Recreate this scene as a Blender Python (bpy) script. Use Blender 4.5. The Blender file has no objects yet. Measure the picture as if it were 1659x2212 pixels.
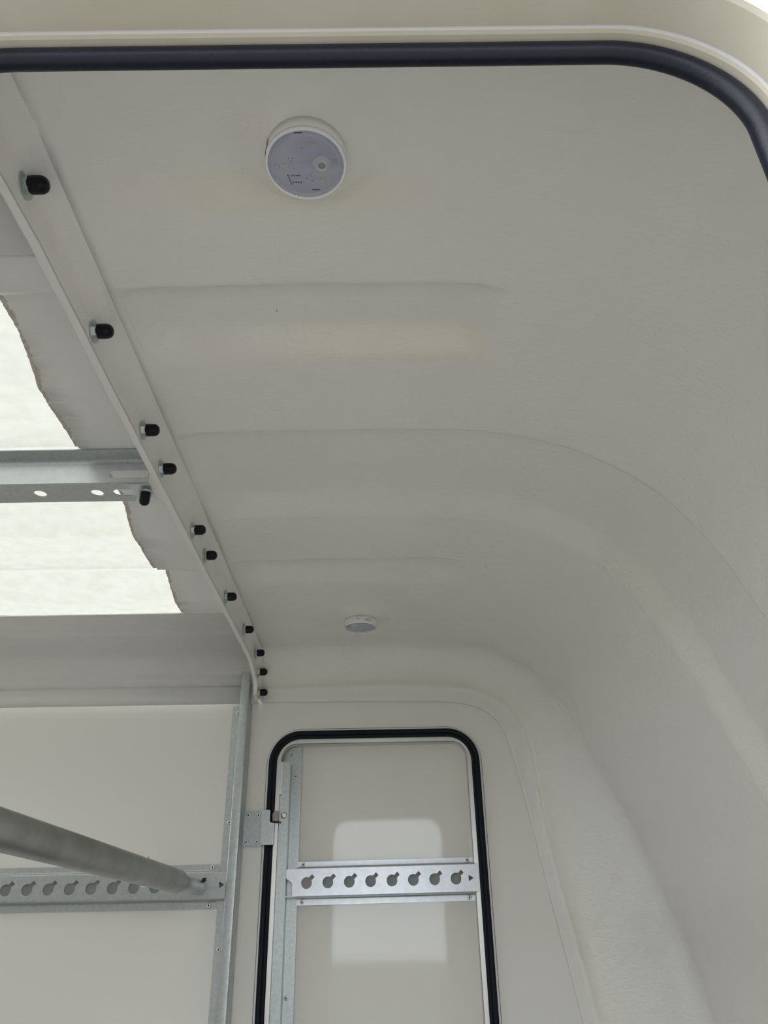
import bpy, math, random
from mathutils import Vector, Matrix
from mathutils.geometry import tessellate_polygon
random.seed(7)
PI = math.pi
SC = bpy.context.scene
COL = SC.collection

# ------------------------------------------------------------------ camera
cam_data = bpy.data.cameras.new('camera')
cam = bpy.data.objects.new('camera', cam_data)
COL.objects.link(cam)
_p, _r, _yw = math.radians(29.0), math.radians(1.11), math.radians(0.4)
_fw = Vector((math.sin(_yw)*math.cos(_p), math.cos(_yw)*math.cos(_p), math.sin(_p)))
_rt = Vector((math.cos(_yw), -math.sin(_yw), 0))
_up = _rt.cross(_fw)
_rt2 = _rt*math.cos(_r) - _up*math.sin(_r)
_up2 = _rt*math.sin(_r) + _up*math.cos(_r)
cam.matrix_world = Matrix(((_rt2.x, _up2.x, -_fw.x, 0), (_rt2.y, _up2.y, -_fw.y, 0),
                           (_rt2.z, _up2.z, -_fw.z, 0), (0, 0, 0, 1)))
cam_data.sensor_fit = 'VERTICAL'
cam_data.sensor_height = 36.0
cam_data.lens = 36.0*1640.0/2212.0
cam_data.clip_start = 0.01
SC.camera = cam

# ------------------------------------------------------------------ sky, sun, exposure
W = bpy.data.worlds.new('world')
SC.world = W
W.use_nodes = True
nt = W.node_tree
nt.nodes.clear()
wo = nt.nodes.new('ShaderNodeOutputWorld')
bg = nt.nodes.new('ShaderNodeBackground')
tc = nt.nodes.new('ShaderNodeTexCoord')
sx = nt.nodes.new('ShaderNodeSeparateXYZ')
rp = nt.nodes.new('ShaderNodeValToRGB')          # overcast sky: a little brighter overhead
rp.color_ramp.elements[0].position = 0.0
rp.color_ramp.elements[0].color = (0.50, 0.53, 0.58, 1)
rp.color_ramp.elements[1].position = 0.9
rp.color_ramp.elements[1].color = (1.0, 1.0, 1.0, 1)
nt.links.new(tc.outputs['Generated'], sx.inputs[0])
nt.links.new(sx.outputs['Z'], rp.inputs[0])
nt.links.new(rp.outputs[0], bg.inputs['Color'])
bg.inputs['Strength'].default_value = 1.6
nt.links.new(bg.outputs[0], wo.inputs[0])
SC.view_settings.view_transform = 'Standard'
SC.view_settings.look = 'None'
SC.view_settings.gamma = 1.0
SC.view_settings.use_curve_mapping = False
SC.view_settings.exposure = 1.97
SC.cycles.max_bounces = 16
SC.cycles.diffuse_bounces = 10
SC.cycles.glossy_bounces = 6
SC.cycles.transparent_max_bounces = 12

# ------------------------------------------------------------------ materials
def mat(name, base, rough=0.5, metal=0.0, spec=0.5, var=None, bump=None, var_scale=8.0, coat=0.0):
    m = bpy.data.materials.new(name)
    m.use_nodes = True
    t = m.node_tree
    b = t.nodes['Principled BSDF']
    b.inputs['Base Color'].default_value = (*base, 1)
    b.inputs['Roughness'].default_value = rough
    b.inputs['Metallic'].default_value = metal
    b.inputs['Specular IOR Level'].default_value = spec
    b.inputs['Coat Weight'].default_value = coat
    c = t.nodes.new('ShaderNodeTexCoord')
    if var:
        n = t.nodes.new('ShaderNodeTexNoise')
        n.inputs['Scale'].default_value = var_scale
        n.inputs['Detail'].default_value = 4
        t.links.new(c.outputs['Object'], n.inputs['Vector'])
        r = t.nodes.new('ShaderNodeValToRGB')
        r.color_ramp.elements[0].position = 0.3
        r.color_ramp.elements[0].color = (*base, 1)
        r.color_ramp.elements[1].position = 0.75
        r.color_ramp.elements[1].color = (*var, 1)
        t.links.new(n.outputs['Fac'], r.inputs[0])
        t.links.new(r.outputs[0], b.inputs['Base Color'])
    if bump:
        prev = None
        for sc, strength, dist, stretch in bump:
            mp = t.nodes.new('ShaderNodeMapping')
            mp.inputs['Scale'].default_value = stretch
            t.links.new(c.outputs['Object'], mp.inputs['Vector'])
            n = t.nodes.new('ShaderNodeTexNoise')
            n.inputs['Scale'].default_value = sc
            n.inputs['Detail'].default_value = 3
            t.links.new(mp.outputs[0], n.inputs['Vector'])
            bn = t.nodes.new('ShaderNodeBump')
            bn.inputs['Strength'].default_value = strength
            bn.inputs['Distance'].default_value = dist
            t.links.new(n.outputs['Fac'], bn.inputs['Height'])
            if prev:
                t.links.new(prev.outputs[0], bn.inputs['Normal'])
            prev = bn
        t.links.new(prev.outputs[0], b.inputs['Normal'])
    return m

def add_specks(m, dark, scale, thresh, amount):
    """sparse tiny dirt specks mixed over a material's colour"""
    t = m.node_tree
    b = t.nodes['Principled BSDF']
    c = t.nodes.new('ShaderNodeTexCoord')
    v = t.nodes.new('ShaderNodeTexVoronoi')
    v.inputs['Scale'].default_value = scale
    t.links.new(c.outputs['Object'], v.inputs['Vector'])
    lt = t.nodes.new('ShaderNodeMath'); lt.operation = 'LESS_THAN'
    lt.inputs[1].default_value = thresh
    t.links.new(v.outputs['Distance'], lt.inputs[0])
    sep = t.nodes.new('ShaderNodeSeparateColor')
    t.links.new(v.outputs['Color'], sep.inputs[0])
    gt = t.nodes.new('ShaderNodeMath'); gt.operation = 'GREATER_THAN'
    gt.inputs[1].default_value = amount
    t.links.new(sep.outputs[0], gt.inputs[0])
    mu = t.nodes.new('ShaderNodeMath'); mu.operation = 'MULTIPLY'
    t.links.new(lt.outputs[0], mu.inputs[0]); t.links.new(gt.outputs[0], mu.inputs[1])
    mx = t.nodes.new('ShaderNodeMix'); mx.data_type = 'RGBA'
    t.links.new(mu.outputs[0], mx.inputs['Factor'])
    src = b.inputs['Base Color'].links
    if src:
        t.links.new(src[0].from_socket, mx.inputs['A'])
    else:
        mx.inputs['A'].default_value = b.inputs['Base Color'].default_value
    mx.inputs['B'].default_value = (*dark, 1)
    t.links.new(mx.outputs['Result'], b.inputs['Base Color'])

M = {}
M['grp'] = mat('grp_topcoat', (0.83, 0.816, 0.785), 0.28, var=(0.855, 0.84, 0.805), var_scale=5,
               bump=[(60, 0.35, 0.004, (1, 0.4, 1)), (7, 0.3, 0.02, (1, 1, 1)), (190, 0.4, 0.0025, (0.3, 1, 1))])
def glow_tint(m, tint):
    """paints in the yellowish glow of daylight coming through thin topcoat"""
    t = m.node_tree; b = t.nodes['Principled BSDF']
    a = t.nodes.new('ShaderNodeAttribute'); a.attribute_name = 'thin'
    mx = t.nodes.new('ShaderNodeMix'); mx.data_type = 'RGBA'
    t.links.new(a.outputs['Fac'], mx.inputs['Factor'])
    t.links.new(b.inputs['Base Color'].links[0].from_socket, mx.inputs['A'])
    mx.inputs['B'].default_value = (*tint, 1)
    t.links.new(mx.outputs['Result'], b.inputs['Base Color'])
glow_tint(M['grp'], (0.84, 0.80, 0.66))  # daylight glow through the topcoat, put into the colour as yellow
add_specks(M['grp'], (0.12, 0.10, 0.08), 9, 0.012, 0.6)
M['grp_roof'] = mat('grp_roof_topcoat', (0.80, 0.79, 0.78), 0.33, var=(0.83, 0.82, 0.80), var_scale=6,
                    bump=[(60, 0.3, 0.004, (0.5, 1, 1)), (200, 0.15, 0.0015, (0.4, 1, 1))])
M['fringe'] = mat('thin_topcoat_fringe', (0.46, 0.38, 0.33), 0.6, var=(0.72, 0.68, 0.64), var_scale=220)
M['edge'] = mat('grp_cut_edge', (0.86, 0.85, 0.83), 0.7, bump=[(90, 0.5, 0.003, (1, 1, 1))])
M['panel'] = mat('white_laminate', (0.84, 0.825, 0.785), 0.13, spec=0.45, bump=[(3, 0.04, 0.01, (1, 1, 1))])
M['door_panel'] = mat('white_door_laminate', (0.82, 0.81, 0.755), 0.05, spec=0.52, bump=[(2.5, 0.03, 0.01, (1, 1, 1))])
M['cream'] = mat('cream_door_frame', (0.52, 0.49, 0.41), 0.45, var=(0.48, 0.45, 0.36), var_scale=20)
M['outer'] = mat('white_outer_wall', (0.8, 0.8, 0.8), 0.25)
M['galv'] = mat('galvanised_steel', (0.56, 0.59, 0.585), 0.36, 0.9, var=(0.45, 0.485, 0.485), var_scale=150,
                bump=[(400, 0.05, 0.001, (1, 1, 1))])
M['spangle'] = mat('spangled_zinc_plate', (0.50, 0.54, 0.54), 0.40, 0.85, var=(0.36, 0.40, 0.41), var_scale=190)
M['galv_bright'] = mat('bright_zinc_steel', (0.72, 0.75, 0.78), 0.38, 0.95, var=(0.62, 0.65, 0.68), var_scale=70)
M['alu'] = mat('aluminium_frame', (0.62, 0.61, 0.58), 0.34, 0.6)
M['tube'] = mat('dull_galvanised_tube', (0.40, 0.41, 0.39), 0.42, 0.85, var=(0.30, 0.30, 0.28), var_scale=14)
M['tube_bright'] = mat('inner_zinc_tube', (0.50, 0.52, 0.54), 0.33, 0.9, var=(0.40, 0.41, 0.42), var_scale=40)
M['rivet'] = mat('aluminium_rivet', (0.86, 0.87, 0.86), 0.25, 0.85)
M['rivet_core'] = mat('dark_rivet_mandrel', (0.015, 0.015, 0.015), 0.6)
M['rubber'] = mat('black_rubber', (0.006, 0.007, 0.012), 0.5, spec=0.2)
M['seal_near'] = mat('blue_black_rubber_seal', (0.006, 0.008, 0.016), 0.42, spec=0.25, bump=[(500, 0.25, 0.001, (1, 0.1, 1))])
M['cap'] = mat('black_plastic_cap', (0.004, 0.0045, 0.007), 0.4, spec=0.25)
M['zinc'] = mat('zinc_washer', (0.55, 0.60, 0.60), 0.3, 0.9)
M['floor'] = mat('grey_floor', (0.72, 0.71, 0.70), 0.7)
M['dimming_floor'] = mat('darkened_front_floor', (0.06, 0.06, 0.06), 0.8)
M['grass'] = mat('dark_grass', (0.05, 0.06, 0.03), 0.95)
M['ground'] = mat('concrete_yard', (0.18, 0.177, 0.17), 0.9, var=(0.21, 0.206, 0.196), var_scale=3)
M['pcb'] = mat('grey_circuit_board', (0.60, 0.62, 0.71), 0.35)
M['plastic'] = mat('white_light_housing', (0.88, 0.875, 0.86), 0.35)
M['sensor'] = mat('milky_sensor_dome', (0.85, 0.85, 0.84), 0.25)
M['led'] = mat('yellow_led_chip', (0.80, 0.66, 0.25), 0.4)
M['ink'] = mat('black_print', (0.03, 0.03, 0.04), 0.6)
M['ink_grey'] = mat('grey_print', (0.30, 0.30, 0.30), 0.6)
M['brass'] = mat('orange_sticker', (0.45, 0.27, 0.08), 0.5)
M['plywood'] = mat('raw_metal_hook', (0.42, 0.37, 0.32), 0.5, 0.6, var=(0.25, 0.22, 0.2), var_scale=150)
M['dark'] = mat('dark_cavity', (0.02, 0.02, 0.02), 0.8)
M['gap'] = mat('dark_gap_line', (0.13, 0.13, 0.12), 0.8)  # plain dark tone for the lines round trim and jamb
M['inside'] = mat('primer_behind_rail', (0.86, 0.86, 0.85), 0.6)

def translucent_mat(name, col, rough=0.5):
    m = bpy.data.materials.new(name)
    m.use_nodes = True
    t = m.node_tree
    t.nodes.clear()
    o = t.nodes.new('ShaderNodeOutputMaterial')
    tr = t.nodes.new('ShaderNodeBsdfTranslucent')
    df = t.nodes.new('ShaderNodeBsdfDiffuse')
    gl = t.nodes.new('ShaderNodeBsdfGlossy')
    gl.inputs['Roughness'].default_value = rough
    c = t.nodes.new('ShaderNodeTexCoord')
    mp = t.nodes.new('ShaderNodeMapping'); mp.inputs['Scale'].default_value = (1.0, 1.5, 1)
    n = t.nodes.new('ShaderNodeTexNoise'); n.inputs['Scale'].default_value = 30; n.inputs['Detail'].default_value = 12
    n.inputs['Roughness'].default_value = 0.65
    t.links.new(c.outputs['Object'], mp.inputs[0]); t.links.new(mp.outputs[0], n.inputs['Vector'])
    r = t.nodes.new('ShaderNodeValToRGB')
    r.color_ramp.elements[0].position = 0.32; r.color_ramp.elements[0].color = (col[0]*0.89, col[1]*0.90, col[2]*0.82, 1)
    r.color_ramp.elements[1].position = 0.60; r.color_ramp.elements[1].color = (*col, 1)
    t.links.new(n.outputs['Fac'], r.inputs[0])
    t.links.new(r.outputs[0], tr.inputs['Color'])
    df.inputs['Color'].default_value = (0.25, 0.25, 0.22, 1)
    ad = t.nodes.new('ShaderNodeMixShader'); ad.inputs[0].default_value = 0.12
    t.links.new(tr.outputs[0], ad.inputs[1]); t.links.new(df.outputs[0], ad.inputs[2])
    mx = t.nodes.new('ShaderNodeMixShader'); mx.inputs[0].default_value = 0.03
    t.links.new(ad.outputs[0], mx.inputs[1]); t.links.new(gl.outputs[0], mx.inputs[2])
    t.links.new(mx.outputs[0], o.inputs['Surface'])
    return m
M['skylight'] = translucent_mat('translucent_grp', (0.197, 0.200, 0.184))

def clear_mat(name, refl=0.12, tint=(0.97, 0.97, 0.99)):
    m = bpy.data.materials.new(name)
    m.use_nodes = True
    t = m.node_tree
    t.nodes.clear()
    o = t.nodes.new('ShaderNodeOutputMaterial')
    tp = t.nodes.new('ShaderNodeBsdfTransparent'); tp.inputs[0].default_value = (*tint, 1)
    gl = t.nodes.new('ShaderNodeBsdfGlossy'); gl.inputs['Roughness'].default_value = 0.08
    lf = t.nodes.new('ShaderNodeLayerWeight'); lf.inputs[0].default_value = 0.15
    lw = t.nodes.new('ShaderNodeMath'); lw.operation = 'MULTIPLY_ADD'; lw.inputs[1].default_value = 0.5; lw.inputs[2].default_value = 0.04
    t.links.new(lf.outputs['Facing'], lw.inputs[0])
    mx = t.nodes.new('ShaderNodeMixShader')
    t.links.new(lw.outputs[0], mx.inputs[0])
    t.links.new(tp.outputs[0], mx.inputs[1]); t.links.new(gl.outputs[0], mx.inputs[2])
    t.links.new(mx.outputs[0], o.inputs['Surface'])
    return m
M['clear'] = clear_mat('clear_lens')
M['rim'] = mat('lit_white_lens_rim', (0.95, 0.95, 1.0), 0.12)  # white colour stands in for light piped through the clear rim

# ------------------------------------------------------------------ helpers
def link(o, parent=None):
    COL.objects.link(o)
    if parent is not None:
        o.parent = parent
    return o

def tag(o, label=None, cat=None, group=None, kind=None):
    if label: o['label'] = label
    if cat: o['category'] = cat
    if group: o['group'] = group
    if kind: o['kind'] = kind
    return o

def empty(name, loc):
    o = bpy.data.objects.new(name, None)
    o.empty_display_size = 0.02
    o.location = loc
    return link(o)

def rounded(pts, r, n=4):
    """open 2D polyline with its inner corners rounded to radius-like distance r"""
    out = [pts[0]]
    for a, b, c in zip(pts, pts[1:], pts[2:]):
        a, b, c = Vector(a), Vector(b), Vector(c)
        q = min(r, (a-b).length*.45, (c-b).length*.45)
        p0 = b + (a-b).normalized()*q; p2 = b + (c-b).normalized()*q
        for k in range(n+1):
            t = k/n
            v = p0*(1-t)**2 + b*2*t*(1-t) + p2*t*t
            out.append((v.x, v.y))
    return out + [pts[-1]]

class MB:
    """collects verts and faces in WORLD coordinates, builds one mesh object"""
    def __init__(s):
        s.v, s.f, s.m, s.sm = [], [], [], []
    def add(s, verts, faces, mi=0, smooth=False):
        b = len(s.v)
        s.v += [tuple(p) for p in verts]
        s.f += [tuple(i+b for i in f) for f in faces]
        s.m += [mi]*len(faces)
        s.sm += [smooth]*len(faces)
        return s
    def box(s, x0, x1, y0, y1, z0, z1, mi=0):
        v = [(x0,y0,z0),(x1,y0,z0),(x1,y1,z0),(x0,y1,z0),(x0,y0,z1),(x1,y0,z1),(x1,y1,z1),(x0,y1,z1)]
        return s.add(v, [(3,2,1,0),(4,5,6,7),(0,1,5,4),(1,2,6,5),(2,3,7,6),(3,0,4,7)], mi)
    def sheet(s, pts, t, ext, mi=0):
        """a folded sheet: open polyline pts (2D), thickness t to its left, ext(p2d, k) -> 3D for k=0,1"""
        n = len(pts)
        off = []
        for i in range(n):
            a = Vector(pts[max(i-1, 0)]); b = Vector(pts[i]); c = Vector(pts[min(i+1, n-1)])
            d1 = (b-a).normalized() if i > 0 else (c-b).normalized()
            d2 = (c-b).normalized() if i < n-1 else d1
            n1 = Vector((-d1.y, d1.x)); n2 = Vector((-d2.y, d2.x))
            mm = (n1+n2)
            mm = mm/max(mm.length_squared, 1e-9)*2
            off.append(b + mm*t)
        v = []
        for k in (0, 1):
            v += [ext(p, k) for p in pts] + [ext(p, k) for p in off]
        f = []
        L = 2*n
        for i in range(n-1):
            f.append((i, i+1, L+i+1, L+i))
            f.append((n+i+1, n+i, L+n+i, L+n+i+1))
            f.append((i+1, i, n+i, n+i+1))
            f.append((L+i, L+i+1, L+n+i+1, L+n+i))
        f.append((0, L, L+n, n)); f.append((n-1, 2*n-1, L+2*n-1, L+n-1))
        return s.add(v, f, mi)
    def plate(s, outer, holes, t, ext, mi=0):
        """flat plate with holes; ext(p2d, depth) -> 3D"""
        loops = [outer] + list(holes)
        tris = tessellate_polygon([[Vector((p[0], p[1], 0)) for p in l] for l in loops])
        flat = [p for l in loops for p in l]
        n = len(flat)
        v = [ext(p, 0) for p in flat] + [ext(p, t) for p in flat]
        f = [tuple(x) for x in tris] + [tuple(i+n for i in reversed(x)) for x in tris]
        b = 0
        for l in loops:
            m = len(l)
            for i in range(m):
                j = (i+1) % m
                f.append((b+i, b+j, n+b+j, n+b+i))
            b += m
        return s.add(v, f, mi)
    def lathe(s, prof, o, ax, seg=24, mi=0, smooth=True, u=None, ring=False):
        """prof: list of (radius, height along ax) from origin o"""
        ax = Vector(ax).normalized(); o = Vector(o)
        u = Vector(u) if u else (Vector((0, 0, 1)) if abs(ax.z) < 0.9 else Vector((1, 0, 0)))
        u = (u - ax*u.dot(ax)).normalized(); w = ax.cross(u)
        v, f = [], []
        for r, h in prof:
            for k in range(seg):
                a = 2*PI*k/seg
                v.append(o + ax*h + (u*math.cos(a) + w*math.sin(a))*r)
        n = len(prof)
        for i in range(n if ring else n-1):
            i2 = (i+1) % n
            for k in range(seg):
                k2 = (k+1) % seg
                f.append((i*seg+k, i*seg+k2, i2*seg+k2, i2*seg+k))
        if ring: return s.add(v, f, mi, smooth)
        if prof[0][0] > 1e-6: f.append(tuple(reversed(range(seg))))
        if prof[-1][0] > 1e-6: f.append(tuple((len(prof)-1)*seg+k for k in range(seg)))
        return s.add(v, f, mi, smooth)
    def sweep(s, path, prof, closed=False, up=(0, 1, 0), mi=0, smooth=True, close_prof=True):
        """sweep a closed 2D profile (side, up) along a 3D path"""
        n, m = len(path), len(prof)
        up = Vector(up)
        P = [Vector(p) for p in path]
        v, f = [], []
        for i in range(n):
            a = P[(i-1) % n] if (closed or i > 0) else P[i]
            b = P[(i+1) % n] if (closed or i < n-1) else P[i]
            d = (b-a).normalized()
            side = d.cross(up).normalized()
            for q in prof:
                v.append(P[i] + side*q[0] + up*q[1])
        for i in range(n if closed else n-1):
            j = (i+1) % n
            for k in range(m if close_prof else m-1):
                l = (k+1) % m
                f.append((i*m+k, i*m+l, j*m+l, j*m+k))
        if not closed and close_prof:
            f.append(tuple(reversed(range(m)))); f.append(tuple((n-1)*m+k for k in range(m)))
        return s.add(v, f, mi, smooth)
    def build(s, name, mats, parent=None, bevel=0.0, fix=True, bend=False):
        import bmesh
        if not isinstance(mats, (list, tuple)): mats = [mats]
        org = parent.matrix_basis.translation.copy() if parent is not None else Vector((0, 0, 0))
        pp = parent.parent if parent is not None else None
        if pp is not None: org += pp.matrix_basis.translation
        me = bpy.data.meshes.new(name)
        me.from_pydata([tuple(Vector(p)-org) for p in s.v], [], s.f)
        for m in mats: me.materials.append(m)
        me.polygons.foreach_set('material_index', s.m)
        me.polygons.foreach_set('use_smooth', s.sm)
        if fix:
            bm = bmesh.new(); bm.from_mesh(me)
            bmesh.ops.recalc_face_normals(bm, faces=bm.faces)
            bm.to_mesh(me); bm.free()
        if bend:
            me.polygons.foreach_set('use_smooth', [True]*len(me.polygons))
            me.set_sharp_from_angle(angle=math.radians(42))
        me.update()
        o = bpy.data.objects.new(name, me)
        link(o, parent)
        if bevel:
            bv = o.modifiers.new('bevel', 'BEVEL'); bv.width = bevel; bv.segments = 2
            bv.limit_method = 'ANGLE'; bv.angle_limit = math.radians(50)
        return o

def circ(cx, cy, r, n=20, ry=None):
    ry = ry or r
    return [(cx+r*math.cos(2*PI*k/n), cy+ry*math.sin(2*PI*k/n)) for k in range(n)]

def rrect(x0, x1, z0, z1, r, n=8):
    """rounded rectangle, counter-clockwise; r = (bl, br, tr, tl)"""
    if not isinstance(r, tuple): r = (r,)*4
    out = []
    for (cx, cz, rr, a0) in ((x0+r[0], z0+r[0], r[0], PI), (x1-r[1], z0+r[1], r[1], 1.5*PI),
                             (x1-r[2], z1-r[2], r[2], 0), (x0+r[3], z1-r[3], r[3], 0.5*PI)):
        if rr < 1e-6: out.append((cx, cz)); continue
        for k in range(n+1):
            a = a0 + 0.5*PI*k/n
            out.append((cx+rr*math.cos(a), cz+rr*math.sin(a)))
    return out

def keyhole(cx, cz, r=0.0127, w=0.0088, L=0.0225, ang=PI/4, n=22):
    half = math.asin(w/2/r)
    pts = [(cx+L*math.cos(ang)+w/2*math.sin(ang), cz+L*math.sin(ang)-w/2*math.cos(ang)),
           (cx+L*math.cos(ang)-w/2*math.sin(ang), cz+L*math.sin(ang)+w/2*math.cos(ang))]
    for k in range(n+1):
        a = ang+half + (2*PI-2*half)*k/n
        pts.append((cx+r*math.cos(a), cz+r*math.sin(a)))
    return pts

def slot(x0, x1, z, r, n=8):
    return [(x1-r+r*math.cos(-PI/2+PI*k/n), z+r*math.sin(-PI/2+PI*k/n)) for k in range(n+1)] + \
           [(x0+r+r*math.cos(PI/2+PI*k/n), z+r*math.sin(PI/2+PI*k/n)) for k in range(n+1)]

def lerp_list(tab, x):
    """piecewise-linear table lookup"""
    if x <= tab[0][0]: return tab[0][1]
    for (a, u), (b, w) in zip(tab, tab[1:]):
        if x <= b: return u + (w-u)*(x-a)/(b-a)
    return tab[-1][1]

def sstep(a, b, x):
    t = min(1, max(0, (x-a)/(b-a)))
    return t*t*(3-2*t)

def catmull(pts, per):
    """dense Catmull-Rom through pts (tuples of floats)"""
    out = []
    n = len(pts)
    for i in range(n-1):
        p0 = Vector(pts[max(i-1, 0)]); p1 = Vector(pts[i]); p2 = Vector(pts[i+1]); p3 = Vector(pts[min(i+2, n-1)])
        for k in range(per):
            t = k/per
            out.append(0.5*((2*p1) + (p2-p0)*t + (2*p0-5*p1+4*p2-p3)*t*t + (3*p1-p0-3*p2+p3)*t**3))
    out.append(Vector(pts[-1]))
    return out

def wobble(x, seed=0.0):
    return (math.sin(x*37+seed)*0.5 + math.sin(x*91+seed*2.3)*0.3 + math.sin(x*211+seed*1.7)*0.2)

# ------------------------------------------------------------------ setting: ground, floor, walls
FZ = -1.35                                       # trailer floor height (camera at z = 0)
g = MB().box(-60, 60, -60, 60, -1.86, -1.80).build('ground', M['grass'])
tag(g, 'dark grass field around the yard', None, None, 'structure')
g = MB().box(-9, 9, -8, 12, -1.80, -1.75).build('paving', M['ground'])

tag(g, 'grey concrete yard the trailer stands on', None, None, 'structure')
fl = MB().box(-2.5, -.33, 0.27, 2.0, FZ-0.06, FZ).build('floor', M['floor'])
ff_ = MB().box(-.33, 0.80, 0.27, 2.0, FZ-0.06, FZ).build('floor', M['dimming_floor'])  # unseen front floor, added dark to dim the nose
tag(ff_, 'unseen front floor, made dark to dim the nose', None, None, 'structure')
tag(fl, 'light grey floor of the rear stall', None, None, 'structure')

LIP = [(-.318,.5375),(-.1,.5352),(.08,.533),(.187,.5286),(.247,.5154),(.287,.4906),(.3135,.4485),(.335,.3675),(.360,.2256),(.392,.031),(.428,-.1806),(.49,-.6),(.56,FZ-.05)]
# far side wall, with its door opening; the panel runs up behind the roof lip
wall_out = [(-2.5, FZ-.05), (.60, FZ-.05), (.53, -.6), (.468, -.18), (.40, .226), (.375, .3675), (.345, .46), (.30, .525), (.25, .555), (.187, .565), (-2.5, .565)]
DO = rrect(-.2825, .2365, -1.20, .4530, .080, 10)      # far opening
exF = lambda p, d: (p[0], 2.0+d, p[1])
wf = MB().plate(wall_out, [DO], .04, exF).build('wall_far', M['panel'])
tag(wf, 'white laminated far side wall around the door', None, None, 'structure')

# near side wall with the opening we look through
NO = rrect(-.300, .2265, -1.20, .476, .085, 12)
exN = lambda p, d: (p[0], .232+d, p[1])
near_out = [(-2.5, FZ-.05), (.60, FZ-.05), (.53, -.6), (.468, -.18), (.42, .226), (.385, .3675), (.355, .46), (.31, .54), (.25, .60), (.187, .63), (-2.5, .63)]
wn = MB().plate(near_out, [NO], .036, exN).build('wall_near', M['outer'])
tag(wn, 'white near side wall with the open doorway', None, None, 'structure')

# rear wall: unseen, nearly closed to cut the light, narrow slot left high up
exR = lambda p, d: (-2.5-d, p[0], p[1])
wr = MB().plate(rrect(.232, 2.04, FZ-.05, .70, 0), [rrect(.36, 1.91, .24, .50, .08)], .05, exR).build('wall_rear', M['panel'])
tag(wr, 'unseen rear wall, nearly closed to cut the light', None, None, 'structure')

# cream door frame (jamb) lining the near opening
jm = MB()
def ring(mb, rects, ys, mi=0, smooth=False):
    """skin a chain of rounded-rect loops at given y"""
    n = len(rects[0]); b = []
    v = []
    for r, y in zip(rects, ys): v += [(p[0], y, p[1]) for p in r]
    f = []
    for i in range(len(rects)-1):
        for k in range(n):
            l = (k+1) % n
            f.append((i*n+k, i*n+l, (i+1)*n+l, (i+1)*n+k))
    mb.add(v, f, mi, smooth)
def nrect(o): return rrect(-.300-o, .2265+o, -1.20-o, .476+o, .085+o, 40)
ring(jm, [nrect(.010), nrect(.004), nrect(0.0), nrect(-.0010), nrect(-.0010), nrect(.0015), nrect(.0015), nrect(-.0005), nrect(-.0012), nrect(-.0012), nrect(.010)],
     [.2305, .2285, .2300, .2330, .2570, .2578, .2592, .2602, .2620, .2685, .2690], smooth=False)
jo = jm.build('trim_1', M['cream'], fix=False)
tag(jo, 'cream door frame lining the near doorway overhead', None, None, 'structure')

# near rubber seal
sl = MB()
path = [(p[0], .2705, p[1]) for p in nrect(-.0070)]
sl.sweep(path, [(.0072*math.cos(a*PI/7), .0062*math.sin(a*PI/7)) for a in range(14)], closed=True)
so = sl.build('door_seal', M['seal_near'])
tag(so, 'thick blue-black rubber seal curving round the near doorway at the top', 'seal')

# ------------------------------------------------------------------ front roof moulding (nose cap)
G = [(-.318,.571),(-.1,.575),(.07,.575),(.1525,.5716),(.2493,.5563),(.319,.5184),(.3605,.452),(.376,.377),(.3926,.2243),(.43,.0067),(.464,-.1806),(.53,-.6),(.6,FZ-.05)]
Rg = [(-0.3180,0.6632),(-0.1032,0.6679),(0.0619,0.6668),(0.1658,0.6612),(0.2859,0.6400),(0.3889,0.5798),(0.4607,0.4888),(0.4959,0.4077),(0.5622,0.2556),(0.6194,0.0957),(0.6761,-0.1239),(0.7535,-0.6194),(.80,FZ-.05)]
Mc = [(-.318,.672),(-.1,.675),(.06,.674),(.17,.667),(.297,.632),(.405,.558),(.470,.462),(.506,.380),(.557,.247),(.609,.103),(.674,-.144),(.752,-.6),(.80,FZ-.05)]
PER = 12
prof = {k: catmull(v, PER) for k, v in (('L', LIP), ('G', G), ('R', Rg), ('M', Mc))}
NS = len(prof['L'])
YM = 2.27                                         # near side mirrors the far side: y' = 2.27 - y
knots = [(2.0005,'L',0), (1.9915,'L',0), (1.9905,'G',.000), (1.973,'G',.007), (1.922,'R',0), (1.80,'M',-.002), (1.135,'M',.003), (0.45,'M',-.002), (0.348,'R',0), (0.298,'G',.010), (0.278,'G',.002), (0.2705,'L',.002)]
cols = []                                         # (y, weights)
CUT = [2, 7, 5, 12, 14, 120, 120, 14, 12, 5, 7]
for (a, b, n) in zip(knots, knots[1:], CUT):
    for k in range(n):
        cols.append((a, b, k/n))
cols.append((knots[-2], knots[-1], 1.0))
def ribs(y, x, s):
    """raised channels pressed into the roof, in metres outward"""
    h = 0.0
    e1 = 1 - sstep(.105, .165, x - .02*abs(y-.74)/.05*0)
    h += .034*e1*sstep(.655, .685, y)*(1-sstep(.748, .800, y))
    h += .028*sstep(.958, .988, y)*(1-sstep(1.185, 1.240, y))
    e3 = 1 - sstep(.10, .19, x)
    h += .026*e3*sstep(1.415, 1.44, y)*(1-sstep(1.480, 1.545, y))
    e0 = 1 - sstep(-.10, .03, x)
    h += .009*e0*sstep(.40, .45, y)*(1-sstep(.505, .56, y))
    return h
grid = []
for (a, b, t) in cols:
    y = a[0] + (b[0]-a[0])*t
    off = a[2] + (b[2]-a[2])*t
    row = []
    for i in range(NS):
        p = prof[a[1]][i]*(1-t) + prof[b[1]][i]*t
        row.append(Vector((p.x, y, p.y + off)))
    grid.append(row)
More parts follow.
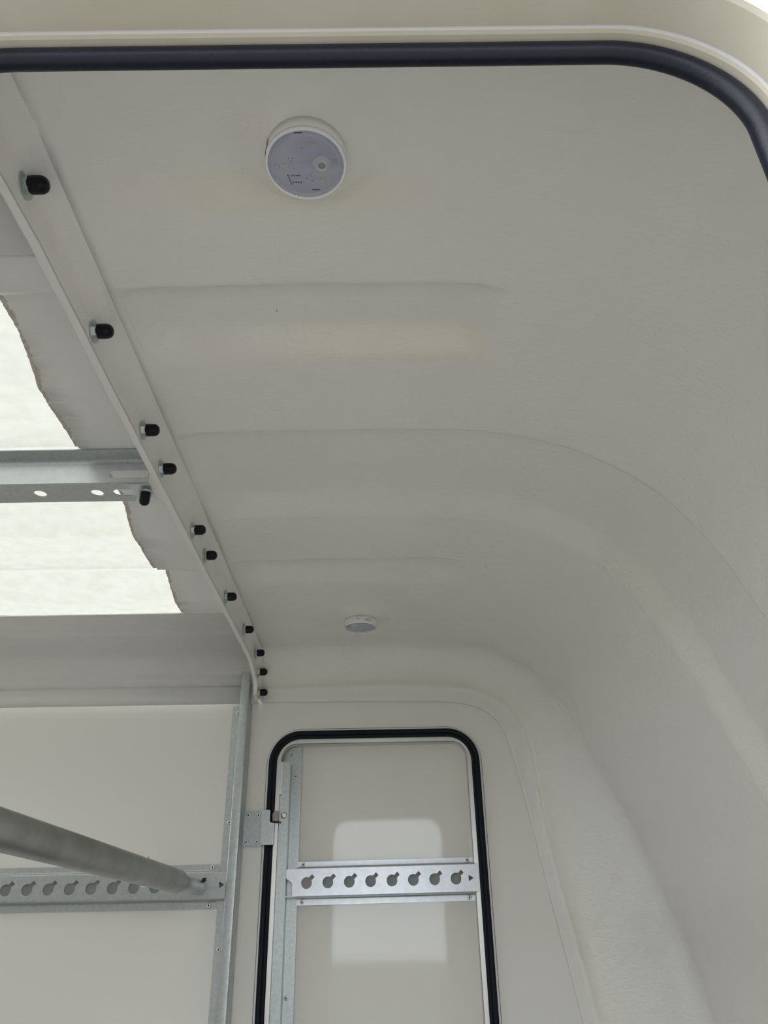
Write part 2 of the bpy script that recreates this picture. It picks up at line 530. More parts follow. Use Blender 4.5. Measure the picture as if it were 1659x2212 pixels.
# round the creases: smooth across, keeping the lip edges
for it in range(5):
    new = [r[:] for r in grid]
    for j in range(1, len(grid)-1):
        if j < 7 or j > len(grid)-6: continue
        for i in range(NS):
            new[j][i] = grid[j][i]*.5 + (grid[j-1][i] + grid[j+1][i])*.25
    grid = new
base_section = [(r[0].y, r[0].z) for r in grid]   # section at the flange
out = [r[:] for r in grid]
for j in range(len(grid)):
    for i in range(NS):
        a = grid[j][max(i-1, 0)]; b = grid[j][min(i+1, NS-1)]
        d = (b-a).normalized()
        n = Vector((-d.z, 0, d.x))
        if n.z < -0.2 or (abs(n.z) < .2 and n.x < 0): n = -n
        p = grid[j][i]
        h = ribs(p.y, p.x, i)
        fade = sstep(.36, .50, p.y)*sstep(-.318, -.270, p.x)
        out[j][i] = p + n*h*fade
# concave/raised bosses round the two lamps
LIGHTS = [(-.0650, .4745), (-.0500, 1.735)]
for j in range(len(out)):
    for i in range(NS):
        p = out[j][i]
        if p.x > .2: continue
        for (lx, ly) in LIGHTS:
            r = math.hypot(p.x-lx, p.y-ly)
            if r < .11:
                k = 1-sstep(.045, .075, r)
                out[j][i] = Vector((p.x, p.y, p.z*(1-k) + .662*k))
v = [p for r in out for p in r]
def thin(y, x, z, t):  # channel slopes: mask for the painted glow through thin topcoat
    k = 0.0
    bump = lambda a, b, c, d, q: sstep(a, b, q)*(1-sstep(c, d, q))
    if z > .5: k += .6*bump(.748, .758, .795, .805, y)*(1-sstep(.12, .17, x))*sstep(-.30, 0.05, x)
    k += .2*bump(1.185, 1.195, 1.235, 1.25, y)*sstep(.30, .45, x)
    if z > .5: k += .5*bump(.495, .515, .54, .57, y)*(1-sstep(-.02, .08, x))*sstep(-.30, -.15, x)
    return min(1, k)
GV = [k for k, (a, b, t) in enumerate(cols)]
def groove_glow(j):  # groove beside the lip: the same glow painted in
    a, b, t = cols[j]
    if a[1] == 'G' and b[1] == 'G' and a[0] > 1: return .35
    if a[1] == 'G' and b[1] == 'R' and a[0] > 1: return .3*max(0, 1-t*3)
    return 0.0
tv = [max(thin(p.y, p.x, p.z, 0), groove_glow(j)) for j, r in enumerate(out) for p in r]
f = [(j*NS+i, j*NS+i+1, (j+1)*NS+i+1, (j+1)*NS+i) for j in range(len(out)-1) for i in range(NS-1)]
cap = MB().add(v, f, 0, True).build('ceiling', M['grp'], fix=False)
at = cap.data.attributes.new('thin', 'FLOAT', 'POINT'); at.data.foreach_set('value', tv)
so_ = cap.modifiers.new('thickness', 'SOLIDIFY'); so_.thickness = .004
tag(cap, 'grey-white moulded fibreglass front roof curving down into the nose', None, None, 'structure')

# bolted flange along the rear edge of the front roof (cap side)
XF = lambda y: -.345 + .0136*(y-.48)
K = [(.272,.5375),(.278,.572),(.348,.655),(.50,.668),(.8,.672),(1.135,.674),(1.5,.672),(1.72,.670),(1.82,.668),(1.90,.665),(1.945,.640),(1.968,.600),(1.985,.570),(1.9905,.5375)]
B = [(.31,.545),(.33,.59),(.405,.618),(.55,.6265),(.8,.622),(1.135,.618),(1.5,.6145),(1.70,.6135),(1.79,.612),(1.862,.609),(1.910,.594),(1.946,.580),(1.955,.566),(1.958,.548)]
Kd = catmull(K, 10)
Bd = [Vector(p)*(1-k/10) + Vector(q)*(k/10) for p, q in zip(B, B[1:]) for k in range(10)] + [Vector(B[-1])]
fv, nn, cover = [], 0, []
SEC = [Vector((r[0].y, r[0].z)) for r in out]
def snap(p):
    best = None
    for a, b in zip(SEC, SEC[1:]):
        ab = b-a
        t = min(1, max(0, (p-a).dot(ab)/max(ab.length_squared, 1e-12)))
        q = a+ab*t
        if best is None or (q-p).length < (best-p).length: best = q
    return best
Kd = [snap(k) for k in Kd]
for kp, bp in zip(Kd, Bd):
    d = (kp-bp); L = d.length; u = d/L
    xf = XF(bp.x)
    rad = min(.030, L*.7)
    pr = [(xf, 0.0), (xf, L-rad)]
    for q in range(1, 6):
        a = q/6*PI/2
        pr.append((xf + (-.318-xf)*(1-math.cos(a)), L-rad+rad*math.sin(a)))
    pr += [(-.318, L)]
    cover.append([(-.321, bp.x+u.x*(L+.0012), bp.y+u.y*(L+.0012)), (-.308, bp.x+u.x*(L+.0022), bp.y+u.y*(L+.0022))])
    nn = len(pr)
    for (x, h) in pr:
        fv.append((x, bp.x+u.x*h, bp.y+u.y*h))
ff = [(j*nn+i, (j+1)*nn+i, (j+1)*nn+i+1, j*nn+i+1) for j in range(len(Kd)-1) for i in range(nn-1)]
cv = [p for c in cover for p in c]
cf = [(2*j, 2*j+2, 2*j+3, 2*j+1) for j in range(len(cover)-1)]
fc = MB().add(fv, ff, 0, True).add(cv, cf).build('flange', M['grp'], cap, fix=False)

# ------------------------------------------------------------------ rear roof with translucent skylight
def roofz(y):
    b = lerp_list([(.27,.53),(.285,.60),(.31,.640),(.36,.662),(.5,.668),(1.792,.669),(1.806,.664),(1.885,.667),(1.93,.662),(1.955,.652),(1.966,.612),(1.976,.604),(1.984,.583)], y)
    for (u0, u1, d0, d1, h) in ((.655,.685,.755,.835,.032), (.985,1.005,1.195,1.285,.036), (1.435,1.458,1.515,1.605,.034)):
        t = min(1, max(0, (y-u0)/(u1-u0)))*min(1, max(0, (d1-y)/(d1-d0)))
        b += h*t
    return b
ys = [.269,.275,.28,.285,.29,.30,.31,.33,.36,.40,.45,.50,.55]
y = .555
while y < 1.88:
    ys.append(y); y += .004
ys += [1.885,1.90,1.915,1.93,1.94,1.948,1.955,1.959,1.963,1.966,1.968,1.971,1.976,1.979,1.984]
zs = [roofz(y) for y in ys]
for it in range(2):                                # soften the pressed corners
    zs = [zs[0]] + [zs[i]*.5+(zs[i-1]+zs[i+1])*.25 for i in range(1, len(zs)-1)] + [zs[-1]]
ys += [1.990, 1.9890, 1.9895, 1.9915]
zs += [.582, .575, .555, .5335]
def ztab(y): return lerp_list(list(zip(ys, zs)), y)
SY0, SY1 = .600, 1.678                             # skylight across
_J = [random.uniform(-1, 1) for _ in range(2000)]
def jag(y):
    return -.470 + .0011*wobble(y*1.3, .4) + .0007*_J[int(y*900)]
def fringe_w(y):
    return .0080 + .0040*wobble(y*1.7, .7) + .0018*_J[int(y*900)+7]
yn = list(ys)
iy0 = min(range(len(yn)), key=lambda i: abs(yn[i]-SY0)); iy1 = min(range(len(yn)), key=lambda i: abs(yn[i]-SY1))
XE = lambda y: XF(y)-.0015
def strip(mb, i0, i1, xa, xb, nx):
    v, f = [], []
    rows = list(range(i0, i1+1))
    for i in rows:
        a = xa(yn[i]) if callable(xa) else xa
        b = xb(yn[i]) if callable(xb) else xb
        for k in range(nx+1):
            v.append((a+(b-a)*k/nx, yn[i], zs[i]))
    for j in range(len(rows)-1):
        for k in range(nx):
            f.append((j*(nx+1)+k, (j+1)*(nx+1)+k, (j+1)*(nx+1)+k+1, j*(nx+1)+k+1))
    mb.add(v, f, 0, True)
rf = MB()
strip(rf, 0, iy0, -2.52, XE, 4)
strip(rf, iy1, len(yn)-1, -2.52, XE, 4)
strip(rf, iy0, iy1, lambda y: jag(y)+fringe_w(y), XE, 3)
strip(rf, iy0, iy1, -2.52, -2.15, 2)
roof = rf.build('ceiling', M['grp_roof'], fix=False)
so_ = roof.modifiers.new('thickness', 'SOLIDIFY'); so_.thickness = .004; so_.offset = 1
tag(roof, 'grey ribbed fibreglass rear roof with a brushed painted margin', None, None, 'structure')
fr = MB(); strip(fr, iy0, iy1, jag, lambda y: jag(y)+fringe_w(y), 2)
tag(fr.build('paint_fringe', M['fringe'], roof, fix=False), 'thin brownish ragged edge of the painted margin')
sk = MB(); strip(sk, iy0, iy1, -2.15, jag, 6)
tag(sk.build('skylight_panel', M['skylight'], roof, fix=False), 'bright translucent unpainted roof area letting daylight in')

# rear roof's own flange: the rough white strip left of the bolted joint
rv = []
fb = []
for q, (kp, bp) in enumerate(zip(Kd, Bd)):
    u = (kp-bp).normalized()
    wv = .0009*wobble(q*.021, 3.1)
    lo = bp - u*(.002+wv); hi = kp + u*.035
    x1 = XF(bp.x)-.0012; x0 = x1-.0095-.0008*wobble(q*.017, 1.2)
    rv += [(x1, hi.x, hi.y), (x1, lo.x, lo.y), (x0, lo.x, lo.y), (x0, hi.x, hi.y)]
for q in range(len(Kd)-1):
    for k in range(4):
        l = (k+1) % 4
        fb.append((q*4+k, q*4+l, (q+1)*4+l, (q+1)*4+k))
fb += [(0,1,2,3), tuple((len(Kd)-1)*4+k for k in (3,2,1,0))]
rfl = MB().add(rv, fb, 0, False).build('flange_edge', M['edge'], roof)
tag(rfl, 'rough white cut edge of the rear roof flange')

# ------------------------------------------------------------------ capped bolts
BOLTS = [(-.3408,.4979,.651),(-.3381,.696,.6416),(-.3353,.8989,.6395),(-.334,.9971,.6353),(-.3312,1.2022,.6357),(-.3298,1.3011,.6329),
         (-.3271,1.5026,.6325),(-.3241,1.7193,.6384),(-.3225,1.888,.637),(-.3235,1.9465,.6045),(-.3245,1.969,.5565)]
WORDS = ['nearest and largest of the row', 'second of the row, left of the pressed roof pocket', 'third of the row, just above the beam end',
         'fourth of the row, level with the steel roof beam', 'fifth of the row, first one below the roof beam', 'sixth of the row, just under the fifth', 'seventh of the row, right of the skylight corner',
         'eighth of the row, fourth from bottom', 'third from the bottom of the row, at the bend', 'second from the bottom, beside the post top', 'last at the bottom of the row, above the wall panel']
def bolt_prototype():
    w = MB().lathe([(.0048,0),(.0142,0),(.0142,.0016),(.0048,.0016)], (0,0,0), (1,0,0), 28, smooth=False, ring=True)
    n = MB().lathe([(.0001,.0016),(.0098,.0016),(.0098,.0052),(.0085,.0062),(.0001,.0062)], (0,0,0), (1,0,0), 6, smooth=False)
    c = MB().lathe([(.0001,.0050),(.0088,.0050),(.0091,.0065),(.0091,.0150),(.0086,.0185),(.0070,.0213),(.0045,.0232),(.0001,.0238)], (0,0,0), (1,0,0), 20)
    return w, n, c
W_, N_, C_ = bolt_prototype()
first = None
for i, (bx, by, bz) in enumerate(BOLTS):
    if first is None:
        e = empty('capped_bolt', (0, 0, 0))
        kids = [W_.build('washer', M['zinc'], e), N_.build('nut', M['zinc'], e), C_.build('cap', M['cap'], e)]
        first = (e, kids)
    else:
        e = first[0].copy(); COL.objects.link(e)
        for k in first[1]:
            c = k.copy(); COL.objects.link(c); c.parent = e
    e.location = (XF(by)+.0004, by, bz)
    e.rotation_euler = (random.uniform(0, 1), 0, random.uniform(-.03, .03))
    tag(e, 'black capped flange bolt, ' + WORDS[i], 'bolt', 'capped bolts along the roof flange')

# ------------------------------------------------------------------ rivets
def rivet_mesh():
    mb = MB()
    mb.lathe([(.0050,0),(.0050,.0006),(.0042,.0015),(.0030,.0019),(.0019,.0018),(.0019,.0002)], (0,0,0), (0,-1,0), 16)
    mb.lathe([(.0019,.0004),(.0001,.0004)], (0,0,0), (0,-1,0), 12, mi=1)
    return mb
_rv = None
def rivet(parent, x, y, z):
    """a pop rivet on a face that looks towards -y"""
    global _rv
    org = parent.matrix_basis.translation
    if _rv is None:
        o = rivet_mesh().build('rivet', [M['rivet'], M['rivet_core']])
        _rv = o
    else:
        o = bpy.data.objects.new('rivet', _rv.data); COL.objects.link(o)
    o.parent = parent
    o.location = Vector((x, y, z)) - org
    return o

# ------------------------------------------------------------------ far wall: post, rail, strike bracket
post = empty('steel_post', (-.36, 2.0, FZ))
tag(post, 'galvanised vertical steel post on the far wall left of the door', 'post')
ext = lambda za, zb: (lambda p, k: (p[0], p[1], zb if k else za))
MB().sheet(rounded([(-.3708,1.9985),(-.3702,1.965),(-.3490,1.965),(-.3450,1.9975)], .0022), -.0018, ext(FZ, .652)).build('post_channel', M['galv'], post, bend=True)
MB().box(-.3935, -.3705, 1.9970, 1.9995, FZ, .5285).build('post_flange', M['galv'], post)
for (x, z) in ((-.378,.510),(-.3805,.243),(-.383,-.027),(-.384,-.30)): rivet(post, x, 1.997, z)
for z in (.628,.575): MB().box(-.3722,-.3702,1.966,1.972,z-.006,z+.006).build('slot_cut', M['dark'], post)

rail = empty('slotted_rail', (-1.3, 2.0, .10))
tag(rail, 'long galvanised wall rail with keyhole slots holding the grey bar', 'rail')
RX0, RX1 = -2.45, -.3725
holes = []
x = -.4377
while x > -2.3:
    holes.append(keyhole(x, .1015)); x -= .0496
tri = [(-.3872,.0975),(-.3755,.1043),(-.3872,.1115)]
exW = lambda y0: (lambda p, d: (p[0], y0+d, p[1]))
MB().plate(rrect(RX0, RX1, .0790, .1295, .0005), holes+[tri], .0018, exW(1.9696)).build('rail_web', M['galv'], rail)
exX = lambda xa, xb: (lambda p, k: (xb if k else xa, p[0], p[1]))
MB().sheet(rounded([(1.9700,.1270),(1.9700,.1335),(1.9965,.1355),(1.9965,.1500)], .0030), -.0016, exX(RX0, -.3975)).build('rail_flange', M['galv'], rail, bend=True)
MB().sheet(rounded([(1.9700,.0815),(1.9700,.0752),(1.9965,.0705),(1.9965,.0560)], .0030), .0016, exX(RX0, -.3975)).build('rail_flange', M['galv'], rail, bend=True)
MB().sheet(rounded([(1.9700,.1270),(1.9700,.1335),(1.9960,.1352)], .0030), -.0016, exX(-.3975, RX1)).build('rail_end', M['galv'], rail, bend=True)
MB().sheet(rounded([(1.9700,.0815),(1.9700,.0752),(1.9960,.0718)], .0030), .0016, exX(-.3975, RX1)).build('rail_end', M['galv'], rail, bend=True)
MB().box(RX0, RX1, 1.9975, 1.9995, .072, .135).build('rail_back', M['inside'], rail)
for (x, z) in ((-.4115,.1440),(-.4130,.0632)):
    for k in range(3): rivet(rail, x-.62*k, 1.9948, z)

# strike bracket
sb = empty('strike_bracket', (-.31, 2.0, .23))
tag(sb, 'small galvanised strike plate riveted between the post and the door seal', 'bracket')
MB().plate(rrect(-.3475, -.2975, .1888, .2678, .001), [], .0016, exW(1.9955)).build('plate', M['spangle'], sb)
MB().box(-.3520,-.3468,1.9930,1.9985,.1888,.2678).build('bent_edge', M['galv_bright'], sb)
for z in (.243,.212): MB().box(-.3478,-.3464,1.9925,1.9932,z-.007,z+.007).build('notch', M['dark'], sb)
tabo = [(-.2960,.1892),(-.2690,.1892),(-.2690,.2385),(-.2740,.2387),(-.2765,.2400),(-.2782,.2430),(-.2782,.2660),(-.2800,.2682),(-.2960,.2682)]
MB().plate(tabo, [], .0018, exW(1.9770)).build('hook_tab', M['galv'], sb)
MB().box(-.2978,-.2960,1.977,1.996,.1892,.2680).build('hook_tab_side', M['galv'], sb)
MB().box(-.2690,-.2676,1.977,1.994,.1892,.2385).build('hook_tab_side', M['galv_bright'], sb)
for (x, z) in ((-.3345,.2587),(-.3090,.2585),(-.3350,.1979),(-.3098,.1984)): rivet(sb, x, 1.9955, z)

# ------------------------------------------------------------------ far door
door = empty('door_1', (-.022, 2.035, FZ))
tag(door, 'white far door with rounded top corners and black seal', None, None, 'structure')
def drect(o, r=.080, z0=-1.20): return rrect(-.2905-o, .2440+o, z0-o, .4605+o, max(r+o, .01), 12)
# thin white trim just outside the seal
tr = MB(); ring(tr, [drect(.0055,.082), drect(.0050,.082), drect(.0005,.082), drect(-.004,.082)], [2.0, 1.9965, 1.9955, 1.998], smooth=False)
tr.build('frame_trim', M['outer'], door, fix=False)
tg = MB(); ring(tg, [drect(.0068,.083), drect(.0066,.083), drect(.0054,.082), drect(.0052,.082)], [2.0, 1.9990, 1.9990, 2.0])
tg.build('trim_gap', M['gap'], door, fix=False)
# double-bead seal
se = MB()
for (o, r, yy) in ((-.0062,.0066,1.9925), (-.0152,.0052,1.9940)):
    P = [(p[0], yy, p[1]) for p in drect(o)]
    se.sweep(P, [(r*math.cos(a*PI/6), r*.85*math.sin(a*PI/6)) for a in range(12)], closed=True)
se.build('seal', M['rubber'], door)
# tapered aluminium jamb and the leaf
ja = MB()
ring(ja, [drect(-.016,.078), drect(-.0178,.077), drect(-.0300,.068), drect(-.0306,.067), drect(-.0308,.067)], [1.9980, 1.9985, 1.9995, 2.0003, 2.0365])
ja.build('jamb', M['alu'], door, fix=False)
ga = MB()
ring(ga, [drect(-.0300,.068), drect(-.0312,.067), drect(-.0312,.067)], [2.0004, 2.0010, 2.0030])
ga.build('jamb_gap', M['gap'], door, fix=False)
MB().plate(drect(-.010,.075), [], .03, lambda p, d: (p[0], 2.036-.014*p[0]+d, p[1])).build('panel', M['door_panel'], door)
# rounded galvanised strip down the hinge side of the leaf
st = [(-.2110,-1.15),(-.2110,.4305),(-.2250,.4292),(-.2365,.4235),(-.2465,.4150),(-.2540,.4030),(-.2585,.3905),(-.2600,.3750),(-.2600,-1.15)]
MB().plate(st, [], .0016, exW(2.0342)).build('edge_plate', M['galv'], door)
for (x, z) in ((-.2370,.4085),(-.2253,.3551),(-.2287,-.1258),(-.2287,-.40)): rivet(door, x, 2.0342, z)

lock = empty('locking_bar', (-.248, 2.02, FZ))
tag(lock, 'upright galvanised locking bar standing on the hinge side of the white door', 'bar')
lb = MB()
bar_o = [(-.2592,FZ+.1),(-.2360,FZ+.1),(-.2360,.3790),(-.2372,.3830),(-.2400,.3850),(-.2592,.3850),(-.2592,.3065),(-.2572,.3060),(-.2572,.3040),(-.2592,.3035)]
lb.plate(bar_o, [], .0018, exW(1.9985)).build('bar_face', M['galv'], lock)
MB().box(-.2378,-.2360,2.0,2.033,FZ+.1,.3800).build('bar_side', M['galv'], lock)
MB().box(-.2592,-.2574,2.0,2.033,FZ+.1,.3030).build('bar_side', M['galv'], lock)
MB().box(-.2600,-.2560,1.9975,2.012,.3070,.3850).build('folded_lip', M['galv_bright'], lock)
bh = MB().lathe([(.0001,.0),(.0078,.0),(.0078,.0010),(.0062,.0012),(.0060,.0042),(.0050,.0052),(.0030,.0052),(.0028,.0030),(.0001,.0030)], (-.2468,1.9985,.2575), (0,-1,0), 24)
bh.build('bolt_head', M['rivet'], lock)
hk = MB().plate([(-.2735,.2440),(-.2600,.2430),(-.2585,.2660),(-.2640,.2675),(-.2705,.2655),(-.2738,.2600)], [], .012, exW(1.9875))
hk.build('latch_hook', M['plywood'], lock)
MB().sheet([(-.2745,.2425),(-.2700,.2408),(-.2535,.2400)], .0018, lambda p, k: (p[0], 1.9995 if k else 1.984, p[1])).build('hook_edge', M['dark'], lock)

dr = empty('slotted_rail', (0, 2.035, .107))
tag(dr, 'short galvanised rail with eight keyhole slots across the white door', 'rail')
dh = [keyhole(-.1863+.05055*k, .1063+.00048*k, .0127, .0088, .0222) for k in range(8)]
dt = [(.1978,.1037),(.2100,.1105),(.1978,.1172)]
web = [(-.2195,.0785),(.2215,.0820),(.2215,.1400),(-.2320,.1366),(-.2350,.1345),(-.2350,.1185),(-.2330,.1150),(-.2275,.1120),(-.2230,.1090),(-.2200,.1040)]
MB().plate(web, dh+[dt], .0018, exW(1.9945)).build('rail_web', M['galv_bright'], dr)
def shear(xa, xb, za=0.0):
    return lambda p, k: (xb if k else xa, p[0], p[1] + (.0035 if k else 0))
MB().sheet(rounded([(1.9946,.1330),(1.9946,.1385),(2.0320,.1415),(2.0320,.1545)], .0030), -.0016, shear(-.2118, .2155)).build('rail_flange', M['galv_bright'], dr, bend=True)
MB().sheet(rounded([(1.9946,.0830),(1.9946,.0768),(2.0320,.0745),(2.0320,.0602)], .0030), .0016, shear(-.2120, .2155)).build('rail_flange', M['galv_bright'], dr, bend=True)
MB().box(-.2360,-.2110,2.0005,2.0335,.0765,.0790).build('end_gusset', M['galv'], dr)
MB().box(-.2115,.2150,2.0335,2.0355,.076,.142).build('rail_back', M['inside'], dr)
for (x, z) in ((-.1985,.1485),(.2000,.1515),(-.1992,.0672),(.2003,.0707)): rivet(dr, x, 2.0304, z)

# ------------------------------------------------------------------ breast bar
bar = empty('breast_bar', (-.44, 1.1, .10))
tag(bar, 'thick dull grey telescopic tube bar reaching across to the keyholed wall rail', 'bar')
A_, B_ = Vector((-.4375, 1.972, .1005)), Vector((-.4560, .30, .1210))
ax = (B_-A_).normalized()
TL = (B_-A_).length
MB().lathe([(.0001,.002),(.0155,.002),(.0165,.003),(.0165,.30),(.0001,.30)], A_, ax, 32).build('inner_tube', M['tube_bright'], bar)
T0 = .192
MB().lathe([(.0170,T0+.004),(.0175,T0),(.0222,T0),(.0230,T0+.0015),(.0230,TL-.2),(.0001,TL-.2)], A_, ax, 48).build('outer_tube', M['tube'], bar)
MB().lathe([(.0229,T0+.090),(.0233,T0+.0905),(.0233,T0+.0915),(.0229,T0+.092)], A_, ax, 48, ring=True).build('weld_ring', M['tube'], bar)
up = Vector((0, 0, 1)); up = (up - ax*up.dot(ax)).normalized(); sd = ax.cross(up)
for k, t in enumerate([T0+.03+.0405*i for i in range(22)]):
    o = A_ + ax*t + up*.0227
    if k == 5:
        MB().lathe([(.0001,0),(.0036,0),(.0036,.0020),(.0026,.0040),(.0001,.0048)], o, up, 16).build('spring_button', M['rivet'], bar)
        o2 = A_ + ax*t - up*.0227
        MB().lathe([(.0048,0),(.0048,.0022),(.0034,.0030),(.0001,.0030)], o2, -up, 16).build('spring_button', M['rivet'], bar)
    else:
        MB().lathe([(.0034,-.0004),(.0034,.0003),(.0026,.0004),(.0001,.0002)], o, up, 16).build('adjusting_hole', M['ink'], bar)
# key pin on the bar end, seen in the slot of the keyhole
MB().box(-.4268,-.4195,1.9655,1.9705,.1128,.1200).build('key_pin', M['dark'], bar)

# ------------------------------------------------------------------ roof beam
bm_ = empty('roof_beam', (-1.2, 1.036, .618))
tag(bm_, 'galvanised steel roof beam with holes crossing the bright skylight', 'beam')
BX0, BX1 = -2.45, -.3585
hb = []
x = -.5372 + .0901
hb.append(circ(x, 1.0380, .0098, 20, .0098))
x = -.5372
while x > -2.3:
    hb.append(circ(x, 1.0380, .0098)); x -= .0901
hb.append(slot(-.4215, -.3845, 1.0378, .0100))
MB().plate(rrect(BX0, BX1, 1.0095, 1.0645, .001), hb, .0018, lambda p, d: (p[0], p[1], .618+d)).build('beam_bottom', M['galv'], bm_)
sw = [slot(-.4225, -.3600, .6345, .0068)]
MB().plate(rrect(BX0, BX1, .6190, .6560, .002), sw, .0018, lambda p, d: (p[0], 1.0085+d, p[1])).build('beam_web', M['galv_bright'], bm_)
MB().sheet(rounded([(1.0084,.6520),(1.0080,.6590),(.9850,.6650)], .0040), -.0018, exX(BX0, BX1)).build('beam_flange', M['galv'], bm_, bend=True)
MB().plate([(-.3900,1.0105),(-.3560,1.0105),(-.3560,1.0625),(-.3905,1.0640),(-.3905,1.0520),(-.3870,1.0490),(-.3870,1.0270),(-.3900,1.0250)], [], .0022, lambda p, d: (p[0], p[1], .6156+d)).build('end_bracket', M['galv_bright'], bm_)
ebt = MB(); o = Vector((-.3700, 1.0370, .6156))
e = empty('capped_bolt', o)
tag(e, 'black capped bolt pointing down from the end bracket of the roof beam', 'bolt')
MB().lathe([(.0001,0),(.0115,0),(.0115,.0016),(.0001,.0016)], o, (0,0,-1), 28, smooth=False).build('washer', M['zinc'], e)
MB().lathe([(.0001,.0016),(.0078,.0016),(.0082,.0030),(.0082,.0140),(.0072,.0180),(.0045,.0205),(.0001,.0210)], o, (0,0,-1), 20).build('cap', M['cap'], e)

# ------------------------------------------------------------------ lamps
def lamp(lx, ly, rot, label):
    zc, zl = .6625, .6450                       # ceiling and lens face
    e = empty('ceiling_light', (lx, ly, zc))
    e['label'] = label; e['category'] = 'light'; e['group'] = 'round ceiling lights'
    def P(r, a, z): return (lx+r*math.cos(a+rot), ly+r*math.sin(a+rot), z)
    MB().lathe([(.0385,0),(.0385,.0145),(.0360,.0150),(.0360,.0)], (lx,ly,zc), (0,0,-1), 56, ring=True).build('housing', M['plastic'], e)
    rim = MB().lathe([(.0366,.0140),(.0384,.0140),(.0388,.0180),(.0378,.0200),(.0364,.0194)], (lx,ly,zc), (0,0,-1), 64, ring=True)
    rm = rim.build('lens_rim', M['rim'], e)
    for k in range(8):
        a = k*PI/4+.35
        MB().lathe([(.0001,0),(.0016,.0),(.0016,.0010),(.0001,.0010)], P(.0366,a,zl-.0008), (0,0,-1), 8).build('clip', M['rivet'], rm)
    MB().lathe([(.0366,.0188),(.0300,.0194),(.0001,.0196)], (lx,ly,zc), (0,0,-1), 48).build('lens', M['clear'], e)
    pc = MB().lathe([(.0001,.0120),(.0362,.0120),(.0362,.0135),(.0001,.0135)], (lx,ly,zc), (0,0,-1), 48, smooth=False).build('circuit_board', M['pcb'], e)
    zb = zc-.0136
    for (x, y, a) in ((.0075,-.0185,.3),(-.0215,.0030,0),(.0140,.0205,.6)):       # three led chips
        ca, sa = math.cos(a+rot), math.sin(a+rot)
        px, py = lx + x*math.cos(rot)-y*math.sin(rot), ly + x*math.sin(rot)+y*math.cos(rot)
        s = .0017
        q = [(px+(u*ca-w*sa)*s, py+(u*sa+w*ca)*s) for u, w in ((-1,-1),(1,-1),(1,1),(-1,1))]
        MB().plate(q, [], -.0008, lambda p, d: (p[0], p[1], zb+d)).build('led_chip', M['led'], pc)
    sx, sy = .0150, .0020
    px, py = lx + sx*math.cos(rot)-sy*math.sin(rot), ly + sx*math.sin(rot)+sy*math.cos(rot)
    MB().lathe([(.0001,0),(.0088,0),(.0088,.0010),(.0070,.0016),(.0062,.0042),(.0052,.0048),(.0040,.0044),(.0036,.0022),(.0001,.0022)], (px,py,zb), (0,0,-1), 32).build('sensor', M['sensor'], pc)
    MB().lathe([(.0001,.0018),(.0037,.0018),(.0037,.0030),(.0001,.0030)], (px,py,zb), (0,0,-1), 20, smooth=False).build('sensor_window', M['ink_grey'], pc)
    for (x, y) in ((-.0285,.0040),(.0285,.0005)):
        px, py = lx + x*math.cos(rot)-y*math.sin(rot), ly + x*math.sin(rot)+y*math.cos(rot)
        MB().lathe([(.0001,0),(.0027,0),(.0027,.0012),(.0013,.0015),(.0013,.0006),(.0001,.0006)], (px,py,zb), (0,0,-1), 14).build('screw', M['galv_bright'], pc)
    mk = MB()                                     # tiny solder marks
    def dot(x, y, s):
        px, py = lx + x*math.cos(rot)-y*math.sin(rot), ly + x*math.sin(rot)+y*math.cos(rot)
        mk.plate([(px-s,py-s),(px+s,py-s),(px+s,py+s),(px-s,py+s)], [], -.0003, lambda p, d: (p[0], p[1], zb+d))
    for k in range(4):
        dot(-.0150+.0024*k, .0150, .0007); dot(-.0140+.0024*k, .0225, .0007)
    for k in range(5): dot(-.0190+.0006*k, .0145+.0024*k, .0007)
    for (x, y) in ((-.016,-.004),(-.013,-.004),(-.0145,-.001),(-.014,.003),(-.017,.005),(-.013,.007),(.003,.014),(-.001,.018),(.004,.021),(-.003,-.015)): dot(x, y, .0004)
    for k in range(6): dot(-.008+.0013*k, -.0305, .0006); dot(.004+.0013*k, .0312, .0006)
    mk.build('print_marks', M['ink'], pc)
    return e
L1 = lamp(*LIGHTS[0], 0.0, 'round clear ceiling light showing its circuit board, the near large one')
L2 = lamp(*LIGHTS[1], PI, 'small distant round ceiling light near the far side wall')

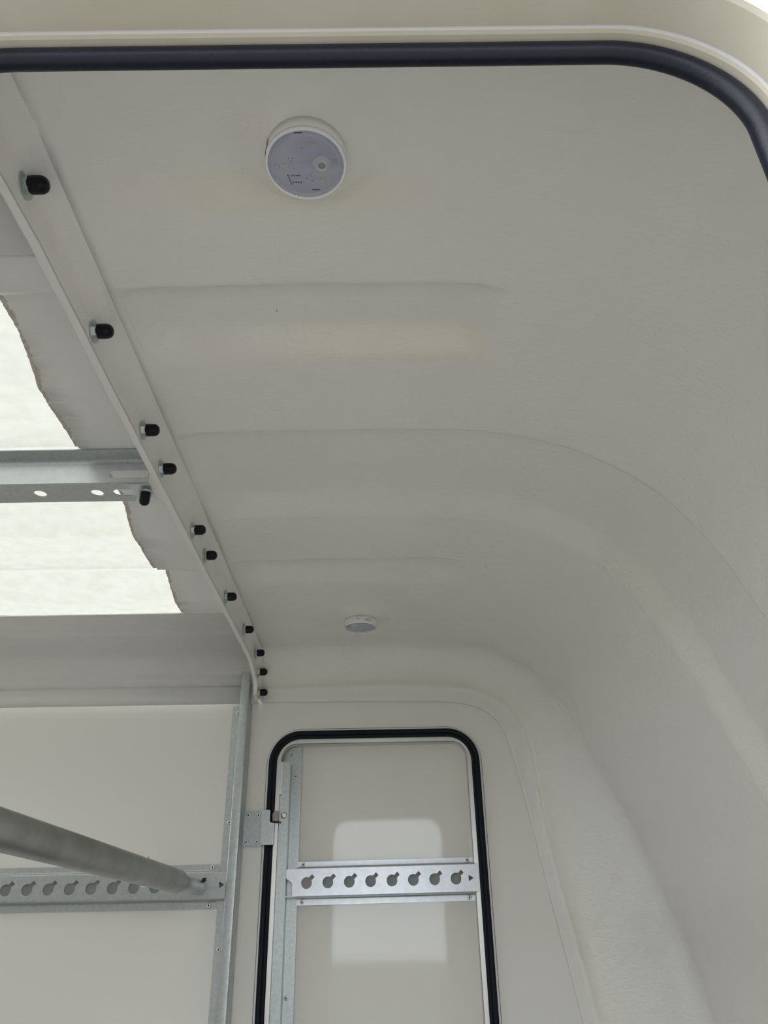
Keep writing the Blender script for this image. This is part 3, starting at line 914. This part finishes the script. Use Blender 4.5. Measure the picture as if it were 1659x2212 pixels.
def on_side(e, lx, ly, a0, zc, strokes, name, m, r=.0387):
    """strokes: rectangles (u0,u1,w0,w1) in metres round the side (u along the arc, w upward)"""
    mb = MB()
    for (u0, u1, w0, w1) in strokes:
        v = []
        for (u, w) in ((u0,w0),(u1,w0),(u1,w1),(u0,w1)):
            a = a0 + u/r
            v.append((lx+r*math.cos(a), ly+r*math.sin(a), zc+w))
        v += [(p[0]*1.0+(p[0]-lx)*.01, p[1]+(p[1]-ly)*.01, p[2]) for p in v]
        mb.add(v, [(0,1,2,3),(7,6,5,4),(0,4,5,1),(1,5,6,2),(2,6,7,3),(3,7,4,0)])
    return mb.build(name, m, e)
lx, ly = LIGHTS[1]
CE = []
def arcC(u, w, h):                                # letter C and E built of short strokes
    out = []
    for k in range(9):
        a = math.radians(60 + 240*k/8)
        out.append((u+h*.45*math.cos(a)-.0004, u+h*.45*math.cos(a)+.0004, w+h*.5+h*.45*math.sin(a)-.0003, w+h*.5+h*.45*math.sin(a)+.0003))
    return out
CE += arcC(.0140, -.0135, .0050) + arcC(.0195, -.0135, .0050) + [(.0172, .0192, -.0114, -.0107)]
on_side(L2, lx, ly, -PI/2, .6625, CE, 'print', M['ink'])
tx = [(-.0150,-.0045,-.0015,-.0020)] + [(-.0130+.0022*k, -.0115+.0022*k, -.0042, -.0050) for k in range(3)]
on_side(L2, lx, ly, -PI/2, .6625, [(-.0080,-.0060,-.0050,-.0042),(-.0050,.0040,-.0030,-.0022),(-.0085,-.0045,-.0066,-.0060),(-.0085,-.0040,-.0090,-.0084),(-.0085,.0005,-.0104,-.0098)], 'print', M['ink_grey'])
on_side(L2, lx, ly, -PI/2, .6625, [(0.0244,0.0260,-0.0136,-0.0126),(0.0242,0.0262,-0.0122,-0.0112),(0.0244,0.0260,-0.0108,-0.0098),(0.0248,0.0256,-0.0070,-0.0040),(0.0242,0.0252,-0.0090,-0.0078)], 'print', M['ink'])
lx, ly = LIGHTS[0]
on_side(L1, lx, ly, PI*1.12, .6625, [(-.0030,.0030,-.0125,-.0015)], 'sticker', M['brass'])
on_side(L1, lx, ly, PI*1.05, .6625, [(-.0030,.0015,-.0125,-.0050)], 'sticker', M['ink'])
